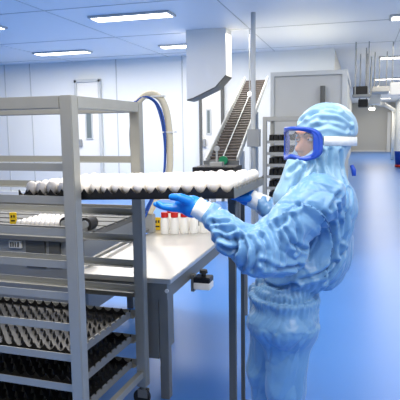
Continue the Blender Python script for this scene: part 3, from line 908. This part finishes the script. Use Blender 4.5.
hgr = [line((300, 121), (315, 113), (335, 113), (350, 122)), line((310, 116), (325, 108), (338, 110)), line((312, 128), (328, 124), (346, 130)), line((322, 120), (338, 121), (352, 130)),
       line((330, 150), (328, 165), (334, 185)), line((321, 152), (314, 170), (308, 195)), line((340, 152), (342, 168), (346, 185)), line((311, 163), (300, 178), (290, 194)),
       line((300, 164), (290, 172), (280, 176)), line((318, 160), (322, 175), (318, 196)), line((302, 168), (296, 184), (298, 198))]
def hood_extra(p, n):
    e = -.012*math.exp(-((p.z-(zs+.0))/.016)**2) if (p-hc).dot(hf) < .06 else 0
    for g in hgr:
        d, q, t = segd(p, g)
        if d < .05: e += -.012*math.exp(-(d/.009)**2)+.006*math.exp(-((d-.018)/.01)**2)
    r = p-(hc+hf*.09-hu*.026)
    near = max(0, 1-((r.dot(hf)/.07)**2+(r.dot(hl)/.11)**2+(r.dot(hu)/.09)**2))
    return e*(1-near)
folds(me, hood_ax, .0045, hood_extra)
me.update(); _o, HB = snapper(me)
link('hood', wl(me), M['hood'], W)

# ---- goggles
def gp(s, t, off=0):      # s across -1..1, t up -1..1
    th = s*1.12; Rg = .098+off
    x = .052+Rg*math.cos(th); y = .094*math.sin(th)/math.sin(1.12)*(1+off*4)
    hh = .060-.012*abs(s)**2.5-(.014 if t < 0 else 0)*math.exp(-(s/.28)**2)
    return hc+hf*x+hl*y+hu*(-.026+t*hh)-base
gg = bpy.data.objects.new('goggles', None)
m = MB(); NS, NT = 24, 8; grid = []
for i in range(NS+1):
    s = -1+2*i/NS; grid.append([m.bm.verts.new(gp(s*.95, -1+2*k/NT)) for k in range(NT+1)])
for i in range(NS):
    for k in range(NT): m.bm.faces.new((grid[i][k], grid[i+1][k], grid[i+1][k+1], grid[i][k+1]))
gl = m.build('goggles_lens', M['lens'], W, True)
md = gl.modifiers.new('s', 'SOLIDIFY'); md.thickness = .0015
# frame rim: loop around the lens, flat deep skirt toward the face
loop = []
for i in range(40):
    a = 2*PI*i/40; c_, s_ = math.cos(a), math.sin(a)
    loop.append((math.copysign(abs(c_)**.55, c_), math.copysign(abs(s_)**.5, s_)))
m = MB(); outer = []; 
for s, t in loop:
    p = gp(s, t, .003); ctr = hc-hu*.026-base
    rad = (p-ctr); back_dir = -hf
    wide = .0035+.007*max(0, abs(s)-.5)
    up_ = hu*(t*.006)+hl*(s*.003)
    outer.append([p+up_+hf*.003, p+up_*1.8+hl*(s*.003), p+back_dir*(.026-.008*abs(s))+up_*1.8+hl*(s*.003), p+back_dir*(.026-.008*abs(s))-up_*.4, p-hf*.006-up_*.9, p+hf*.004-up_*.9-hl*(s*wide)])
N = len(outer); vs = [[m.bm.verts.new(p) for p in r_] for r_ in outer]
for i in range(N):
    for k in range(6): m.bm.faces.new((vs[i][k], vs[(i+1) % N][k], vs[(i+1) % N][(k+1) % 6], vs[i][(k+1) % 6]))
m.build('goggles_frame', M['blue'], W, True)
# side lugs joining the strap
for s in (-1, 1):
    a = gp(s*.93, .72, .004); b2 = gp(s*.93, -.72, .004)
    m = MB()
    q0 = gp(s*.74, 0, .005); q1 = gp(s, 0, .006)
    ctr = (q0+q1)/2; d = (q1-q0).normalized()
    y_ = hu; z_ = d.cross(y_)
    m.prism([q0+hu*.050, q1+hu*.040-hf*.004, q1+hu*.018-hf*.014+hl*(s*.004), q1-hu*.018-hf*.014+hl*(s*.004), q1-hu*.038-hf*.004, q0-hu*.048, q0-hu*.03+d*.010, q0+hu*.03+d*.010], hl*(s*.006))
    m.build('goggles_lug', M['blue'], W)
# strap: ring lying on the hood
ring = []
cz = zs
c0 = Vector((hc.x, hc.y, cz))-hf*.03
A_ = np.linspace(0, 2*PI, 73)[:-1]
for a in A_:
    d = hf*math.cos(a)+hl*math.sin(a)
    R_ = 0
    for dz_ in (-.018, 0, .018):
        hit = HB.ray_cast(c0+hu*dz_+d*.5, -d)[0]
        if hit is not None: R_ = max(R_, (hit-c0-hu*dz_).length)
    ring.append((a, R_))
ring = [(a, (ring[i-1][1]+2*R_+ring[(i+1) % len(ring)][1])/4) for i, (a, R_) in enumerate(ring)]
m = MB(); cols = []
for a, R_ in ring:
    if math.cos(a) > .72: cols.append(None); continue
    d = hf*math.cos(a)+hl*math.sin(a)
    hh = .019
    zz = -.004*(1-math.cos(a))
    cols.append([m.bm.verts.new(c0+d*(R_+o_)+hu*(z_+zz)-base) for o_, z_ in ((-.006, -hh), (.004, -hh), (.004, hh), (-.006, hh))])
for i in range(len(cols)):
    A1, B1 = cols[i], cols[(i+1) % len(cols)]
    if A1 and B1:
        for k in range(4): m.bm.faces.new((A1[k], B1[k], B1[(k+1) % 4], A1[(k+1) % 4]))
m.build('goggles_strap', M['cuff'], W, True)
# blue toggle at the nape
p = at(351.5, 165, 2.3)-base; p2 = at(354, 176, 2.3)-base
MB().tube([p, (p+p2)/2+RIGHT*.004, p2], [.008, .011, .008], 8).build('toggle', M['blue'], W, True)

# ---- cuff and gloves
def hand(wr, pal, heel, fingers, thumb, cuff_a, cuff_b, nm):
    def fn(X, Y, Z):
        f = cone(X, Y, Z, v(wr), v(heel), .034, .041)
        f = sm(f, cone(X, Y, Z, v(heel), v(pal), .042, .034), .012)
        for fg in fingers:
            g = None
            rs = [.0145, .0135, .0122, .0105]
            for i in range(len(fg)-1):
                c_ = cone(X, Y, Z, v(fg[i]), v(fg[i+1]), rs[i], rs[i+1]); g = c_ if g is None else np.minimum(g, c_)
            f = sm(f, g, .006)
        g = cone(X, Y, Z, v(thumb[0]), v(thumb[1]), .019, .0165); g = np.minimum(g, cone(X, Y, Z, v(thumb[1]), v(thumb[2]), .016, .0135))
        return sm(f, g, .008)
    pts_ = [wr, pal, heel, *thumb]+[q for fg in fingers for q in fg]
    lo, hi = bounds(pts_, .045)
    g = link('glove', wl(sdf_mesh('glove', fn, lo, hi, .003)), M['glove'], W); g['label'] = nm
    m = MB(); n_ = 12; P = [cuff_a.lerp(cuff_b, i/(n_-1))-base for i in range(n_)]
    R_ = [.046-.006*i/(n_-1)+.0012*math.sin(i*2.5) for i in range(n_)]
    m.tube(P, R_, 24); c = m.build('cuff', M['cuff'], W, True); c['label'] = 'white elastic cuff'
hand(at(203, 208, 2.14), at(183, 205, 2.19), at(192, 206.5, 2.165),
     [[at(182, 209, 2.165), at(172, 208.5, 2.18), at(164, 207, 2.2), at(158.5, 203, 2.215)],
      [at(181, 207, 2.19), at(170, 207.5, 2.21), at(162, 206.5, 2.23), at(155.5, 204.2, 2.25)],
      [at(181, 206, 2.215), at(171, 206.5, 2.24), at(163, 206, 2.26), at(158, 205, 2.28)],
      [at(183, 206, 2.235), at(175, 206.5, 2.26), at(168, 206, 2.28), at(164, 205, 2.3)]],
     [at(189, 201, 2.13), at(180, 197.5, 2.12), at(172, 197, 2.15)], at(215.5, 218, 2.13), at(196, 206.5, 2.145), 'bright blue nitrile glove on the near hand')
hand(at(254, 199, 2.62), at(241, 195, 2.62), at(247, 196.5, 2.62),
     [[at(241, 195, 2.58), at(234, 195, 2.57), at(227, 195, 2.57), at(222, 194.5, 2.58)],
      [at(241, 194.5, 2.61), at(233, 194.5, 2.6), at(226, 194.5, 2.6), at(220, 194, 2.61)],
      [at(241, 194, 2.64), at(234, 194, 2.64), at(227, 194, 2.64), at(222, 193.5, 2.65)],
      [at(241, 193.5, 2.66), at(235, 194, 2.67), at(230, 193.5, 2.68), at(226, 193, 2.69)]],
     [at(248, 198, 2.57), at(240, 198, 2.55), at(233, 197, 2.55)], at(267, 206, 2.6), at(247, 196.5, 2.62), 'bright blue nitrile glove on the far hand')
# ---- shoes
for an in (LN[2], LF[2]):
    m = MB(); a = Vector((an.x, an.y, 0))-base-bf*.06
    bmesh.ops.create_uvsphere(m.bm, u_segments=20, v_segments=12, radius=1, matrix=Matrix.Translation(a+bf*.09+Vector((0, 0, .05))) @ Matrix((tuple(bf)+(0,), tuple(bl)+(0,), (0, 0, 1, 0), (0, 0, 0, 1))).transposed() @ Matrix.Diagonal((.15, .055, .06, 1)))
    for vv in m.bm.verts: vv.co.z = max(vv.co.z, 0.002)
    m.build('shoe', M['white'], W, True)
